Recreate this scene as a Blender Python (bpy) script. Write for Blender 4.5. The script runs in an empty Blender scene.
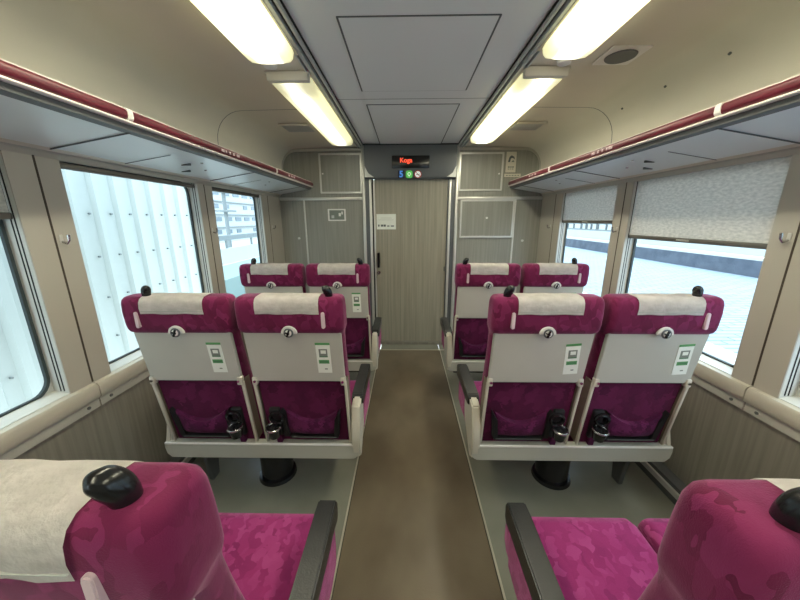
import bpy, bmesh, math, random
from mathutils import Vector, Matrix
random.seed(7)
PI = math.pi
col = bpy.context.scene.collection

# ------------------------------------------------------------------ materials
def srgb(r, g, b):
    f = lambda c: (c/255/12.92) if c/255 <= .04045 else ((c/255+.055)/1.055)**2.4
    return (f(r), f(g), f(b), 1)

def mat(name, c, rough=.5, metal=0, c2=None, scale=8, stretch=(1,1,1), bump=0, bscale=60, spec=.5,
        sheen=0, emit=None, estr=0, coords='Object', detail=3, contrast=(.35,.65)):
    m = bpy.data.materials.new(name); m.use_nodes = True
    nt = m.node_tree; n = nt.nodes; l = nt.links
    p = n['Principled BSDF']
    p.inputs['Base Color'].default_value = c
    p.inputs['Roughness'].default_value = rough
    p.inputs['Metallic'].default_value = metal
    p.inputs['Specular IOR Level'].default_value = spec
    if sheen:
        p.inputs['Sheen Weight'].default_value = sheen
        p.inputs['Sheen Roughness'].default_value = .4
        p.inputs['Sheen Tint'].default_value = (1,.55,.8,1)
    tc = n.new('ShaderNodeTexCoord')
    if c2 is not None:
        mp = n.new('ShaderNodeMapping'); mp.inputs['Scale'].default_value = stretch
        nz = n.new('ShaderNodeTexNoise'); nz.inputs['Scale'].default_value = scale; nz.inputs['Detail'].default_value = detail
        mr = n.new('ShaderNodeMapRange'); mr.inputs['From Min'].default_value = contrast[0]; mr.inputs['From Max'].default_value = contrast[1]
        mx = n.new('ShaderNodeMix'); mx.data_type = 'RGBA'
        mx.inputs['A'].default_value = c; mx.inputs['B'].default_value = c2
        l.new(tc.outputs[coords], mp.inputs['Vector']); l.new(mp.outputs[0], nz.inputs['Vector'])
        l.new(nz.outputs['Fac'], mr.inputs['Value']); l.new(mr.outputs[0], mx.inputs['Factor'])
        l.new(mx.outputs['Result'], p.inputs['Base Color'])
    if bump:
        nb = n.new('ShaderNodeTexNoise'); nb.inputs['Scale'].default_value = bscale; nb.inputs['Detail'].default_value = 4
        bp = n.new('ShaderNodeBump'); bp.inputs['Strength'].default_value = bump; bp.inputs['Distance'].default_value = .01
        l.new(tc.outputs[coords], nb.inputs['Vector']); l.new(nb.outputs['Fac'], bp.inputs['Height'])
        l.new(bp.outputs[0], p.inputs['Normal'])
    if emit:
        p.inputs['Emission Color'].default_value = emit; p.inputs['Emission Strength'].default_value = estr
    return m

def fabric_mat(name, cA, cB, cC, scale=26, sheen=.35):
    """plush moquette: overlapping leaf-shaped cells in three close tones"""
    m = mat(name, cA, .85, sheen=sheen, spec=.2)
    nt = m.node_tree; n = nt.nodes; l = nt.links; p = n['Principled BSDF']
    tc = n.new('ShaderNodeTexCoord')
    nz = n.new('ShaderNodeTexNoise'); nz.inputs['Scale'].default_value = 14; nz.inputs['Detail'].default_value = 1
    sub = n.new('ShaderNodeVectorMath'); sub.operation = 'MULTIPLY_ADD'
    sub.inputs[1].default_value = (.055,.055,.055)
    l.new(nz.outputs['Color'], sub.inputs[0]); l.new(tc.outputs['Object'], sub.inputs[2])
    mp = n.new('ShaderNodeMapping'); mp.inputs['Scale'].default_value = (1.0, .7, .62); mp.inputs['Rotation'].default_value = (.6,.5,.7)
    l.new(sub.outputs[0], mp.inputs['Vector'])
    v = n.new('ShaderNodeTexVoronoi'); v.inputs['Scale'].default_value = scale
    l.new(mp.outputs[0], v.inputs['Vector'])
    sx = n.new('ShaderNodeSeparateColor'); l.new(v.outputs['Color'], sx.inputs[0])
    cr = n.new('ShaderNodeValToRGB'); e = cr.color_ramp.elements
    e[0].position = .0; e[0].color = cA; e[1].position = 1; e[1].color = cC
    e2 = e.new(.5); e2.color = cB
    l.new(sx.outputs[0], cr.inputs[0])
    n2 = n.new('ShaderNodeTexNoise'); n2.inputs['Scale'].default_value = 9; n2.inputs['Detail'].default_value = 4
    l.new(tc.outputs['Object'], n2.inputs['Vector'])
    mx = n.new('ShaderNodeMix'); mx.data_type = 'RGBA'; mx.inputs['B'].default_value = cB
    mr = n.new('ShaderNodeMapRange'); mr.inputs['From Min'].default_value = .35; mr.inputs['From Max'].default_value = .7; mr.inputs['To Max'].default_value = .7
    l.new(n2.outputs['Fac'], mr.inputs['Value']); l.new(mr.outputs[0], mx.inputs['Factor'])
    l.new(cr.outputs[0], mx.inputs['A']); l.new(mx.outputs['Result'], p.inputs['Base Color'])
    v2 = n.new('ShaderNodeTexNoise'); v2.inputs['Scale'].default_value = 650; v2.inputs['Detail'].default_value = 2
    l.new(tc.outputs['Object'], v2.inputs['Vector'])
    bp = n.new('ShaderNodeBump'); bp.inputs['Strength'].default_value = .35; bp.inputs['Distance'].default_value = .002
    l.new(v2.outputs['Fac'], bp.inputs['Height']); l.new(bp.outputs[0], p.inputs['Normal'])
    return m

def panel_mat(name, c, c2, axis='x'):
    """wall laminate: fine vertical streaks"""
    st = (1, 1, .03)
    return mat(name, c, .45, c2=c2, scale=55, stretch=st, detail=4, contrast=(.3,.7))

M = {}
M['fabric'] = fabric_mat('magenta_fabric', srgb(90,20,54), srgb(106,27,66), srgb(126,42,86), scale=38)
M['fabric_seat'] = fabric_mat('lit_magenta_fabric', srgb(122,34,86), srgb(144,44,102), srgb(164,68,124), scale=40)  # same moquette in brighter tones: window light put into the colour
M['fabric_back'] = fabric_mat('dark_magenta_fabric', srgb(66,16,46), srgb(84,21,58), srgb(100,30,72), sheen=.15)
M['fabric_pocket'] = fabric_mat('pocket_fabric', srgb(58,15,44), srgb(76,20,58), srgb(100,34,78), scale=40, sheen=.1)
M['cloth'] = mat('white_cloth', srgb(236,231,227), .9, c2=srgb(220,215,210), scale=30, stretch=(1,1,2), bump=.25, bscale=90)
M['tray'] = mat('grey_tray_plastic', srgb(188,187,178), .42, c2=srgb(180,179,170), scale=3)
M['beige'] = mat('beige_plastic', srgb(196,190,176), .4)
M['bracket'] = mat('bracket_brown', srgb(120,108,92), .5)
M['beam'] = mat('painted_beam', srgb(176,174,164), .4)
M['black'] = mat('black_plastic', srgb(24,24,26), .22)
M['blackmatt'] = mat('black_matt', srgb(20,20,22), .55)
M['armblack'] = mat('armrest_black', srgb(26,27,29), .33, bump=.1, bscale=200)
M['chrome'] = mat('chrome', srgb(200,200,200), .2, 1)
M['pill'] = mat('pale_slot', srgb(214,190,196), .5)
M['white'] = mat('white_plastic', srgb(225,222,218), .4)
M['paper'] = mat('white_paper', srgb(232,236,228), .5)
M['green'] = mat('green_print', srgb(86,150,92), .5)
M['green2'] = mat('dark_green_print', srgb(70,120,84), .5)
M['greyprint'] = mat('grey_print', srgb(120,128,120), .5)
M['aisle'] = mat('aisle_floor', srgb(90,77,60), .34, c2=srgb(118,106,88), scale=3.2, stretch=(1,.6,1), bump=.08, bscale=120, contrast=(.3,.7), spec=.5)
M['sidefloor'] = mat('side_floor', srgb(122,121,109), .32, c2=srgb(132,131,119), scale=4)
M['strip'] = mat('floor_strip', srgb(190,184,168), .3, .3)
M['darkstrip'] = mat('floor_dark', srgb(66,60,48), .5)
M['cream'] = mat('cream_wall', srgb(214,208,194), .55, c2=srgb(208,202,188), scale=1.5)
M['ceilgrey'] = mat('ceiling_grey', srgb(228,229,228), .4)
M['rib'] = mat('channel_metal', srgb(190,192,190), .35, .2)
M['dark'] = mat('dark_gap', srgb(26,27,28), .7)
M['groove'] = mat('groove_grey', srgb(96,98,98), .6)
M['pillar'] = mat('pillar_panel', srgb(176,171,160), .45)
M['sill'] = mat('sill_aluminium', srgb(196,196,190), .35)
M['ledge'] = mat('ledge_beige', srgb(184,178,164), .4)
M['seam'] = mat('seam_brown', srgb(64,54,44), .7)
M['gasket'] = mat('window_gasket', srgb(52,62,64), .6)
M['lower'] = panel_mat('lower_wall_laminate', srgb(138,133,122), srgb(120,115,105))
M['end'] = panel_mat('end_wall_laminate', srgb(150,149,140), srgb(134,133,125))
M['doorm'] = panel_mat('door_laminate', srgb(160,154,138), srgb(138,133,120))
M['alu'] = mat('aluminium_trim', srgb(206,205,200), .3, .35)
M['header'] = mat('header_grey', srgb(96,99,102), .38, .2)
M['screen'] = mat('display_black', srgb(22,20,20), .2)
M['led'] = mat('led_red', srgb(255,80,50), .5, emit=srgb(255,90,60), estr=1.0)
M['blue'] = mat('sign_blue', srgb(70,130,200), .4, emit=srgb(70,130,210), estr=.5)
M['navy'] = mat('sign_navy', srgb(20,34,60), .4)
M['sgreen'] = mat('sign_green', srgb(90,190,90), .4, emit=srgb(90,190,90), estr=.35)
M['sred'] = mat('sign_red', srgb(190,50,50), .4)
M['swhite'] = mat('sign_white', srgb(235,235,235), .4, emit=srgb(235,235,235), estr=.3)
M['rackred'] = mat('rack_red', srgb(98,20,40), .35, c2=srgb(86,16,34), scale=5)
M['rackunder'] = mat('rack_underside', srgb(222,226,226), .35)
M['racklip'] = mat('rack_lip', srgb(232,222,218), .3, 0)
M['blind'] = mat('blind_fabric', srgb(208,202,192), .9, c2=srgb(182,177,168), scale=45, stretch=(1,1,2.5), detail=4)
def _translucent(m, fac):
    nt = m.node_tree; p = nt.nodes['Principled BSDF']; o = nt.nodes['Material Output']
    t = nt.nodes.new('ShaderNodeBsdfTranslucent'); mx = nt.nodes.new('ShaderNodeMixShader'); mx.inputs[0].default_value = fac
    nt.links.new(p.inputs['Base Color'].links[0].from_socket, t.inputs['Color'])
    nt.links.new(p.outputs[0], mx.inputs[1]); nt.links.new(t.outputs[0], mx.inputs[2]); nt.links.new(mx.outputs[0], o.inputs[0])
_translucent(M['blind'], .2)
M['blindbar'] = mat('blind_bar', srgb(112,108,102), .4, .4)
M['corr'] = mat('corrugated_white', srgb(180,188,184), .6)
M['bolt'] = mat('bolt_grey', srgb(120,128,128), .5)
M['bld'] = mat('building_white', srgb(176,182,184), .7)
M['bldwin'] = mat('building_window', srgb(92,112,124), .3)
M['bldgrey'] = mat('building_grey', srgb(118,126,128), .6)
M['teal'] = mat('teal_roof', srgb(112,132,130), .6)
M['band'] = mat('platform_dark', srgb(70,78,90), .8, c2=srgb(84,92,104), scale=3)
M['tactile'] = mat('platform_pale', srgb(190,192,186), .7)
M['silhouette'] = mat('far_dark', srgb(90,96,98), .7)

def diffuser_mat(name, strength, edge):
    """glowing cover: tube behind it bright along the middle, dimmer rims and ends"""
    m = bpy.data.materials.new(name); m.use_nodes = True
    nt = m.node_tree; n = nt.nodes; l = nt.links; p = n['Principled BSDF']
    p.inputs['Base Color'].default_value = srgb(236,230,190); p.inputs['Roughness'].default_value = .4
    tc = n.new('ShaderNodeTexCoord'); sp = n.new('ShaderNodeSeparateXYZ')
    l.new(tc.outputs['Generated'], sp.inputs[0])
    def ramp(src, stops):
        c_ = n.new('ShaderNodeValToRGB'); e = c_.color_ramp.elements; c_.color_ramp.interpolation = 'EASE'
        e[0].position = stops[0][0]; e[0].color = stops[0][1]; e[1].position = stops[-1][0]; e[1].color = stops[-1][1]
        for q, v in stops[1:-1]: x = e.new(q); x.color = v
        l.new(src, c_.inputs[0]); return c_.outputs[0]
    g = lambda v: (v, v, v, 1)
    colr = ramp(sp.outputs['X'], [(0, srgb(250,244,186)), (.5, srgb(255,250,226)), (1, srgb(250,244,186))])
    cx = ramp(sp.outputs['X'], [(0, g(edge)), (.18, g(edge*1.15)), (.5, g(1)), (.82, g(edge*1.15)), (1, g(edge))])
    cy = ramp(sp.outputs['Y'], [(0, g(.12)), (.06, g(.16)), (.2, g(1)), (.85, g(1)), (.97, g(.2)), (1, g(.14))])
    l.new(colr, p.inputs['Emission Color'])
    mu = n.new('ShaderNodeMath'); mu.operation = 'MULTIPLY'; l.new(cx, mu.inputs[0]); l.new(cy, mu.inputs[1])
    m2 = n.new('ShaderNodeMath'); m2.operation = 'MULTIPLY_ADD'; m2.inputs[1].default_value = strength; m2.inputs[2].default_value = .35
    l.new(mu.outputs[0], m2.inputs[0]); l.new(m2.outputs[0], p.inputs['Emission Strength'])
    return m
M['diffuser'] = diffuser_mat('light_diffuser', 33, .05)
M['diffuser_dim'] = diffuser_mat('light_diffuser_dim', 8, .06)

def glass_mat():
    m = bpy.data.materials.new('window_glass'); m.use_nodes = True
    nt = m.node_tree; n = nt.nodes; l = nt.links
    n.remove(n['Principled BSDF'])
    o = n['Material Output']
    t = n.new('ShaderNodeBsdfTransparent'); t.inputs[0].default_value = (.90,.98,.99,1)
    g = n.new('ShaderNodeBsdfGlossy'); g.inputs['Roughness'].default_value = .02
    lw = n.new('ShaderNodeLayerWeight'); lw.inputs[0].default_value = .12
    f = n.new('ShaderNodeMath'); f.operation = 'MULTIPLY'; f.inputs[1].default_value = .22; l.new(lw.outputs['Facing'], f.inputs[0])
    mx = n.new('ShaderNodeMixShader')
    l.new(f.outputs[0], mx.inputs[0]); l.new(t.outputs[0], mx.inputs[1]); l.new(g.outputs[0], mx.inputs[2])
    l.new(mx.outputs[0], o.inputs[0])
    return m
M['glass'] = glass_mat()

def paving_mat():
    m = mat('platform_paving', srgb(200,212,220), .8)
    nt = m.node_tree; n = nt.nodes; l = nt.links; p = n['Principled BSDF']
    tc = n.new('ShaderNodeTexCoord')
    b = n.new('ShaderNodeTexBrick'); b.inputs['Color1'].default_value = srgb(146,158,168); b.inputs['Color2'].default_value = srgb(136,150,162)
    b.inputs['Mortar'].default_value = srgb(92,108,122); b.inputs['Scale'].default_value = 1
    b.inputs['Mortar Size'].default_value = .012; b.inputs['Brick Width'].default_value = .4; b.inputs['Row Height'].default_value = .12
    l.new(tc.outputs['Object'], b.inputs['Vector']); l.new(b.outputs['Color'], p.inputs['Base Color'])
    return m
M['paving'] = paving_mat()

# ------------------------------------------------------------------ mesh helpers
def tag(o, label=None, cat=None, group=None, kind=None):
    if label: o['label'] = label
    if cat: o['category'] = cat
    if group: o['group'] = group
    if kind: o['kind'] = kind
    return o

def link(name, me, parent=None):
    o = bpy.data.objects.new(name, me); col.objects.link(o)
    if parent: o.parent = parent
    return o

def empty(name, loc, label, cat, group=None):
    o = bpy.data.objects.new(name, None); col.objects.link(o); o.location = loc
    o.empty_display_size = .05
    return tag(o, label, cat, group)

class MB:
    def __init__(s): s.bm = bmesh.new(); s.mats = []
    def _mi(s, m):
        if m is None: return 0
        if m not in s.mats: s.mats.append(m)
        return s.mats.index(m)
    def _set(s, faces, m):
        i = s._mi(m)
        for f in faces: f.material_index = i
    def box(s, x0, x1, y0, y1, z0, z1, m=None, bev=0, seg=2, mtx=None):
        b = bmesh.new()
        r = bmesh.ops.create_cube(b, size=1)
        for v in b.verts:
            v.co = Vector((x0+(v.co.x+.5)*(x1-x0), y0+(v.co.y+.5)*(y1-y0), z0+(v.co.z+.5)*(z1-z0)))
        if bev: bmesh.ops.bevel(b, geom=b.edges[:], offset=bev, segments=seg, affect='EDGES', profile=.5)
        s._merge(b, m, mtx)
    def _merge(s, b, m, mtx=None):
        if mtx is not None: bmesh.ops.transform(b, matrix=mtx, verts=b.verts)
        bmesh.ops.recalc_face_normals(b, faces=b.faces[:])
        i = s._mi(m); vm = {v: s.bm.verts.new(v.co) for v in b.verts}
        for f in b.faces:
            try: nf = s.bm.faces.new([vm[v] for v in f.verts]); nf.material_index = i
            except ValueError: pass
        b.free()
    def prism(s, pts, axis, a0, a1, m=None, bev=0, seg=2, mtx=None):
        """polygon pts in the plane normal to axis ('x': (y,z), 'y': (x,z), 'z': (x,y)), extruded a0..a1"""
        b = bmesh.new()
        def P(p, a): return {'x': (a, p[0], p[1]), 'y': (p[0], a, p[1]), 'z': (p[0], p[1], a)}[axis]
        A = [b.verts.new(P(p, a0)) for p in pts]; B = [b.verts.new(P(p, a1)) for p in pts]
        b.faces.new(A); b.faces.new(B[::-1]); n = len(pts)
        for i in range(n): b.faces.new((A[i], A[(i+1) % n], B[(i+1) % n], B[i]))
        bmesh.ops.recalc_face_normals(b, faces=b.faces[:])
        if bev: bmesh.ops.bevel(b, geom=b.edges[:], offset=bev, segments=seg, affect='EDGES')
        s._merge(b, m, mtx)
    def strip(s, pts, axis, a0, a1, m=None, n=1):
        """open ribbon"""
        b = bmesh.new()
        def P(p, a): return {'x': (a, p[0], p[1]), 'y': (p[0], a, p[1]), 'z': (p[0], p[1], a)}[axis]
        rows = [[b.verts.new(P(p, a0+(a1-a0)*k/n)) for p in pts] for k in range(n+1)]
        for k in range(n):
            for i in range(len(pts)-1):
                b.faces.new((rows[k][i], rows[k][i+1], rows[k+1][i+1], rows[k+1][i]))
        i_ = s._mi(m); vm = {v: s.bm.verts.new(v.co) for v in b.verts}
        for f in b.faces: s.bm.faces.new([vm[v] for v in f.verts]).material_index = i_
        b.free()
    def pane(s, x, y0, y1, z0, z1, m):
        f = s.bm.faces.new([s.bm.verts.new(p) for p in ((x,y0,z0),(x,y1,z0),(x,y1,z1),(x,y0,z1))]); f.material_index = s._mi(m)
    def cyl(s, p0, p1, r0, r1=None, m=None, seg=20, caps=True):
        p0 = Vector(p0); p1 = Vector(p1); r1 = r0 if r1 is None else r1
        b = bmesh.new(); d = p1-p0
        bmesh.ops.create_cone(b, cap_ends=caps, segments=seg, radius1=r0, radius2=r1, depth=d.length)
        mt = Matrix.Translation((p0+p1)/2) @ d.to_track_quat('Z', 'Y').to_matrix().to_4x4()
        s._merge(b, m, mt)
    def tube(s, path, r, m=None, seg=10):
        path = [Vector(p) for p in path]; rs = r if isinstance(r, (list, tuple)) else [r]*len(path)
        b = bmesh.new(); rings = []
        up = Vector((0,0,1))
        for i, p in enumerate(path):
            t = (path[min(i+1, len(path)-1)]-path[max(i-1, 0)]).normalized()
            a = t.cross(up)
            if a.length < .05: a = t.cross(Vector((1,0,0)))
            a.normalize(); c = a.cross(t).normalized()
            rings.append([b.verts.new(p+(a*math.cos(2*PI*k/seg)+c*math.sin(2*PI*k/seg))*rs[i]) for k in range(seg)])
        for i in range(len(rings)-1):
            for k in range(seg): b.faces.new((rings[i][k], rings[i][(k+1) % seg], rings[i+1][(k+1) % seg], rings[i+1][k]))
        b.faces.new(rings[0]); b.faces.new(rings[-1][::-1])
        s._merge(b, m)
    def torus(s, c, R, r, m=None, axis='z', seg=28, sr=8, squash=1):
        b = bmesh.new(); rings = []
        for i in range(seg):
            a = 2*PI*i/seg; ring = []
            for k in range(sr):
                t = 2*PI*k/sr; rr = R+r*math.cos(t); h = r*squash*math.sin(t)
                x, y = rr*math.cos(a), rr*math.sin(a)
                v = {'z': (x, y, h), 'y': (x, h, y), 'x': (h, x, y)}[axis]
                ring.append(b.verts.new(Vector(c)+Vector(v)))
            rings.append(ring)
        for i in range(seg):
            for k in range(sr): b.faces.new((rings[i][k], rings[(i+1) % seg][k], rings[(i+1) % seg][(k+1) % sr], rings[i][(k+1) % sr]))
        s._merge(b, m)
    def loft(s, rings, m=None, cap=True):
        b = bmesh.new(); R = [[b.verts.new(p) for p in r] for r in rings]; n = len(R[0])
        for i in range(len(R)-1):
            for k in range(n): b.faces.new((R[i][k], R[i][(k+1) % n], R[i+1][(k+1) % n], R[i+1][k]))
        if cap: b.faces.new(R[0][::-1]); b.faces.new(R[-1])
        s._merge(b, m)
    def mesh(s, name, m=None, smooth=None):
        me = bpy.data.meshes.new(name); s.bm.to_mesh(me); s.bm.free()
        ms = s.mats if s.mats and s.mats != [None] else [m]
        for q in ms: me.materials.append(q if q is not None else m)
        if smooth:
            for p in me.polygons: p.use_smooth = True
            try: me.set_sharp_from_angle(angle=math.radians(smooth))
            except Exception: pass
        return me
    def build(s, name, m=None, parent=None, smooth=35):
        return link(name, s.mesh(name, m, smooth), parent)

def rrect(cx, cy, w, h, r, n=6):
    """rounded rectangle outline (half sizes w,h)"""
    pts = []
    for (sx, sy, a0) in ((1,1,0), (-1,1,90), (-1,-1,180), (1,-1,270)):
        for k in range(n+1):
            a = math.radians(a0+90*k/n)
            pts.append((cx+sx*(w-r)+r*math.cos(a), cy+sy*(h-r)+r*math.sin(a)))
    return pts

def ringframe(mb, y, outer, inner, m=None, depth=.006, axis='y'):
    """flat ring between two outlines with the same number of points, with thickness"""
    b = bmesh.new(); n = len(outer)
    def P(p, a): return {'y': (p[0], a, p[1]), 'x': (a, p[0], p[1]), 'z': (p[0], p[1], a)}[axis]
    O1 = [b.verts.new(P(p, y)) for p in outer]; I1 = [b.verts.new(P(p, y)) for p in inner]
    O2 = [b.verts.new(P(p, y+depth)) for p in outer]; I2 = [b.verts.new(P(p, y+depth)) for p in inner]
    for i in range(n):
        j = (i+1) % n
        b.faces.new((O1[i], O1[j], I1[j], I1[i])); b.faces.new((O2[i], O2[j], I2[j], I2[i]))
        b.faces.new((O1[i], O1[j], O2[j], O2[i])); b.faces.new((I1[i], I1[j], I2[j], I2[i]))
    mb._merge(b, m)

def text(name, s, size, loc, m, parent=None, rot=(PI/2,0,0), bold=0):
    cu = bpy.data.curves.new('tmp_text', 'FONT'); cu.body = s; cu.size = size; cu.align_x = 'CENTER'; cu.align_y = 'CENTER'
    cu.offset = bold; cu.extrude = .0008
    o = bpy.data.objects.new('tmp', cu); col.objects.link(o)
    bpy.context.view_layer.update()
    me = bpy.data.meshes.new_from_object(o.evaluated_get(bpy.context.evaluated_depsgraph_get()))
    bpy.data.objects.remove(o); bpy.data.curves.remove(cu)
    me.materials.clear(); me.materials.append(m)
    t = link(name, me, parent); t.location = loc; t.rotation_euler = rot
    return t

def struct(o): o['kind'] = 'structure'; return o

# ------------------------------------------------------------------ dimensions
YB, YE = -2.3, 3.6          # cabin from behind the camera to the end wall
XW = 1.42                   # window wall face
CZ = 2.2                    # ceiling height

# ------------------------------------------------------------------ floor
f = MB()
f.box(-.335, .335, YB, YE-.2, -.05, 0, M['aisle'])
f.box(-.335, .335, YE-.2, YE+.1, -.05, .001, M['sidefloor'])
for s in (-1, 1):
    x = sorted((s*.347, s*1.52))
    f.box(x[0], x[1], YB, YE+.1, -.05, .0, M['sidefloor'])
    x = sorted((s*.335, s*.340)); f.box(x[0], x[1], YB, YE-.2, -.05, .0015, M['darkstrip'])
    x = sorted((s*.340, s*.349)); f.box(x[0], x[1], YB, YE-.2, -.05, .003, M['strip'])
struct(f.build('floor'))
t = MB(); t.box(-.41, .42, YE-.215, YE-.20, 0, .006, M['strip']); t.box(-.40, .41, YE-.045, YE+.02, 0, .03, M['lower'])
struct(t.build('trim_1'))

# ------------------------------------------------------------------ side walls
SEAMS = [-1.82, -.80, .22, 1.24, 2.26, 3.28]
OPEN = [(-1.73, -.89), (-.71, .13), (.31, 1.145), (1.33, 2.19), (2.35, 3.14)]
ZB, ZT = .765, 1.695
for s, nm in ((-1, 'left'), (1, 'right')):
    w = MB()
    def bx(xa, xb, *r, **k):
        x = sorted((s*xa, s*xb)); w.box(x[0], x[1], *r, **k)
    bx(XW, 1.50, YB, YE, -.05, .69, M['lower'])
    edges = [YB] + [v for o in OPEN for v in o] + [YE]
    for i in range(0, len(edges), 2):
        a, b = edges[i], edges[i+1]
        w.box(*sorted((s*XW, s*1.50)), a, b, .69, ZT, M['pillar'])
    bx(XW, 1.50, YB, YE, ZT, 1.80, M['pillar'])
    for (a, b) in OPEN:
        w.box(*sorted((s*1.49, s*1.50)), a, b, .60, ZB+.008, M['sill'])
    # vertical panel joints
    for y in SEAMS:
        w.box(*sorted((s*(XW-.0015), s*(XW+.001))), y-.0035, y+.0035, .765, 1.715, M['seam'])
    # header strip over the windows
    w.prism([(s*(XW-.012), ZT+.005), (s*XW, ZT-.012), (s*(XW+.02), ZT-.012), (s*(XW+.02), ZT+.03), (s*(XW-.012), ZT+.03)], 'y', YB, YE, M['beam'])
    struct(w.build('wall_'+nm))
    # sill ledge with its lip and the screwed strip under it: one length per wall panel
    g = MB()
    cuts = [YB] + SEAMS + [YE]
    for a, b in zip(cuts[:-1], cuts[1:]):
        a2, b2 = a+.003, b-.003
        g.prism([(s*1.49, .69), (s*1.402, .69), (s*1.397, .70), (s*1.397, .745), (s*1.405, .757), (s*1.49, .775)], 'y', a2, b2, M['ledge'])
        g.box(*sorted((s*1.409, s*1.425)), a2, b2, .648, .689, M['beam'])
        for y in (a2+.05, b2-.05):
            g.cyl((s*1.405, y, .668), (s*1.412, y, .668), .007, m=M['groove'], seg=10)
        g.box(*sorted((s*1.414, s*1.49)), a, b, .66, .745, M['seam'])
    struct(g.build('trim_2' if s < 0 else 'trim_3'))
    # heater pipe guard along the foot of the wall
    h = MB(); h.box(*sorted((s*1.34, s*1.352)), YB, YE-.02, .055, .085, M['alu']); h.box(*sorted((s*1.36, s*XW)), YB, YE-.02, 0, .10, M['groove'])
    struct(h.build('baseboard_'+nm))

# windows (frames + gaskets + glass + blind rails on the jambs)
wi = 0
WIN = {}
for s in (-1, 1):
    for k, (a, b) in enumerate(OPEN):
        wi += 1
        fr = MB()
        yc, zc, hw, hh = (a+b)/2, (ZB+ZT)/2, (b-a)/2, (ZT-ZB)/2
        # light inner frame filling the corners around the rounded gasket
        n = 6
        outer = rrect(yc, zc, hw, hh, .001, n); inner = rrect(yc, zc, hw-.008, hh-.008, .07, n)
        ringframe(fr, s*1.484, outer, inner, M['sill'], depth=s*.012, axis='x')
        # sloping lit ledge inside the opening
        fr.prism([(s*1.425, ZB-.01), (s*1.425, ZB-.001), (s*1.486, ZB+.012), (s*1.486, ZB-.01)], 'y', a, b, M['sill'])
        fo = struct(fr.build('window_%d' % wi))
        ga = MB(); o2 = rrect(yc, zc, hw-.006, hh-.006, .07, n); i2 = rrect(yc, zc, hw-.018, hh-.018, .06, n)
        ringframe(ga, s*1.479, o2, i2, M['gasket'], depth=s*.012, axis='x')
        ga.build('window_gasket', None, fo)
        rl = MB()
        for y in (a+.0015, b-.0015):
            for x in (1.438, 1.452):
                rl.box(*sorted((s*x, s*(x+.004))), y-.0015, y+.0015, ZB+.01, ZT, M['dark'])
        for y in (a, b):
            yy = (y, y+.0012) if y == a else (y-.0012, y)
            rl.box(*sorted((s*1.424, s*1.484)), yy[0], yy[1], ZB, ZT, M['sill'])
        rl.build('blind_rail', None, fo)
        gl = MB(); gl.pane(s*1.493, a+.005, b-.005, ZB+.005, ZT-.005, M['glass'])
        gl.build('window_pane', None, fo)
        WIN[(s, k)] = (a, b)

# roller blinds
def blind(s, k, zlow, label, group=None):
    a, b = WIN[(s, k)]
    t = empty('roller_blind', (s*1.45, (a+b)/2, zlow), label, 'window blind', group)
    L = (b-a)/2-.004
    c = MB()
    if ZT-zlow > .06: 
        c.pane(0, -L, L, .02, ZT-zlow-.004, M['blind'])
        c.build('blind_fabric', None, t)
    d = MB(); d.box(-.010, .010, -L, L, 0, .024, M['blindbar'], bev=.004)
    if ZT-zlow > .06: d.box(*sorted((-s*.013, -s*.009)), -.04, .04, .008, .016, M['alu'])
    d.build('bottom_bar', None, t)
    return t
blind(-1, 2, 1.455, 'grey roller blind drawn slightly down over the nearest left window')
blind(-1, 3, ZT-.04, 'fully raised roller blind bar above the middle left window with white panels outside')
blind(-1, 4, ZT-.04, 'fully raised roller blind bar above the far left window with buildings outside')
blind(1, 3, 1.325, 'light grey fabric roller blind drawn a third down over the large right window')
blind(1, 4, 1.415, 'light grey fabric roller blind drawn over the top of the far right window')
blind(1, 2, ZT-.04, 'raised blind bar of the nearest window at the right edge')

# coat hooks on the pillars
hook_names = {(-1,0): 'small clear coat hook on the nearest left pillar', (-1,1): 'small clear coat hook on the left pillar between middle and far windows',
 (-1,2): 'small clear coat hook on the left pillar beside the end wall', (1,0): 'chrome coat hook on the nearest right pillar at the photo edge',
 (1,1): 'small coat hook on the right pillar between the two lowered blinds', (1,2): 'small coat hook on the right pillar beside the end wall'}
for s in (-1, 1):
    for i, y in enumerate((1.262, 2.285, 3.33)):
        h = empty('coat_hook', (s*XW, y, 1.38), hook_names[(s,i)], 'coat hook', 'coat hooks on the window pillars')
        q = MB(); q.box(*sorted((0, -s*.004)), -.007, .007, -.016, .016, M['alu'], bev=.002); q.build('hook_plate', None, h)
        q = MB(); q.tube([(-s*.004,0,-.012), (-s*.022,0,-.018), (-s*.032,0,-.006), (-s*.034,0,.016)], [.005,.005,.005,.006], M['chrome']); q.build('hook_arm', None, h)

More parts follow.
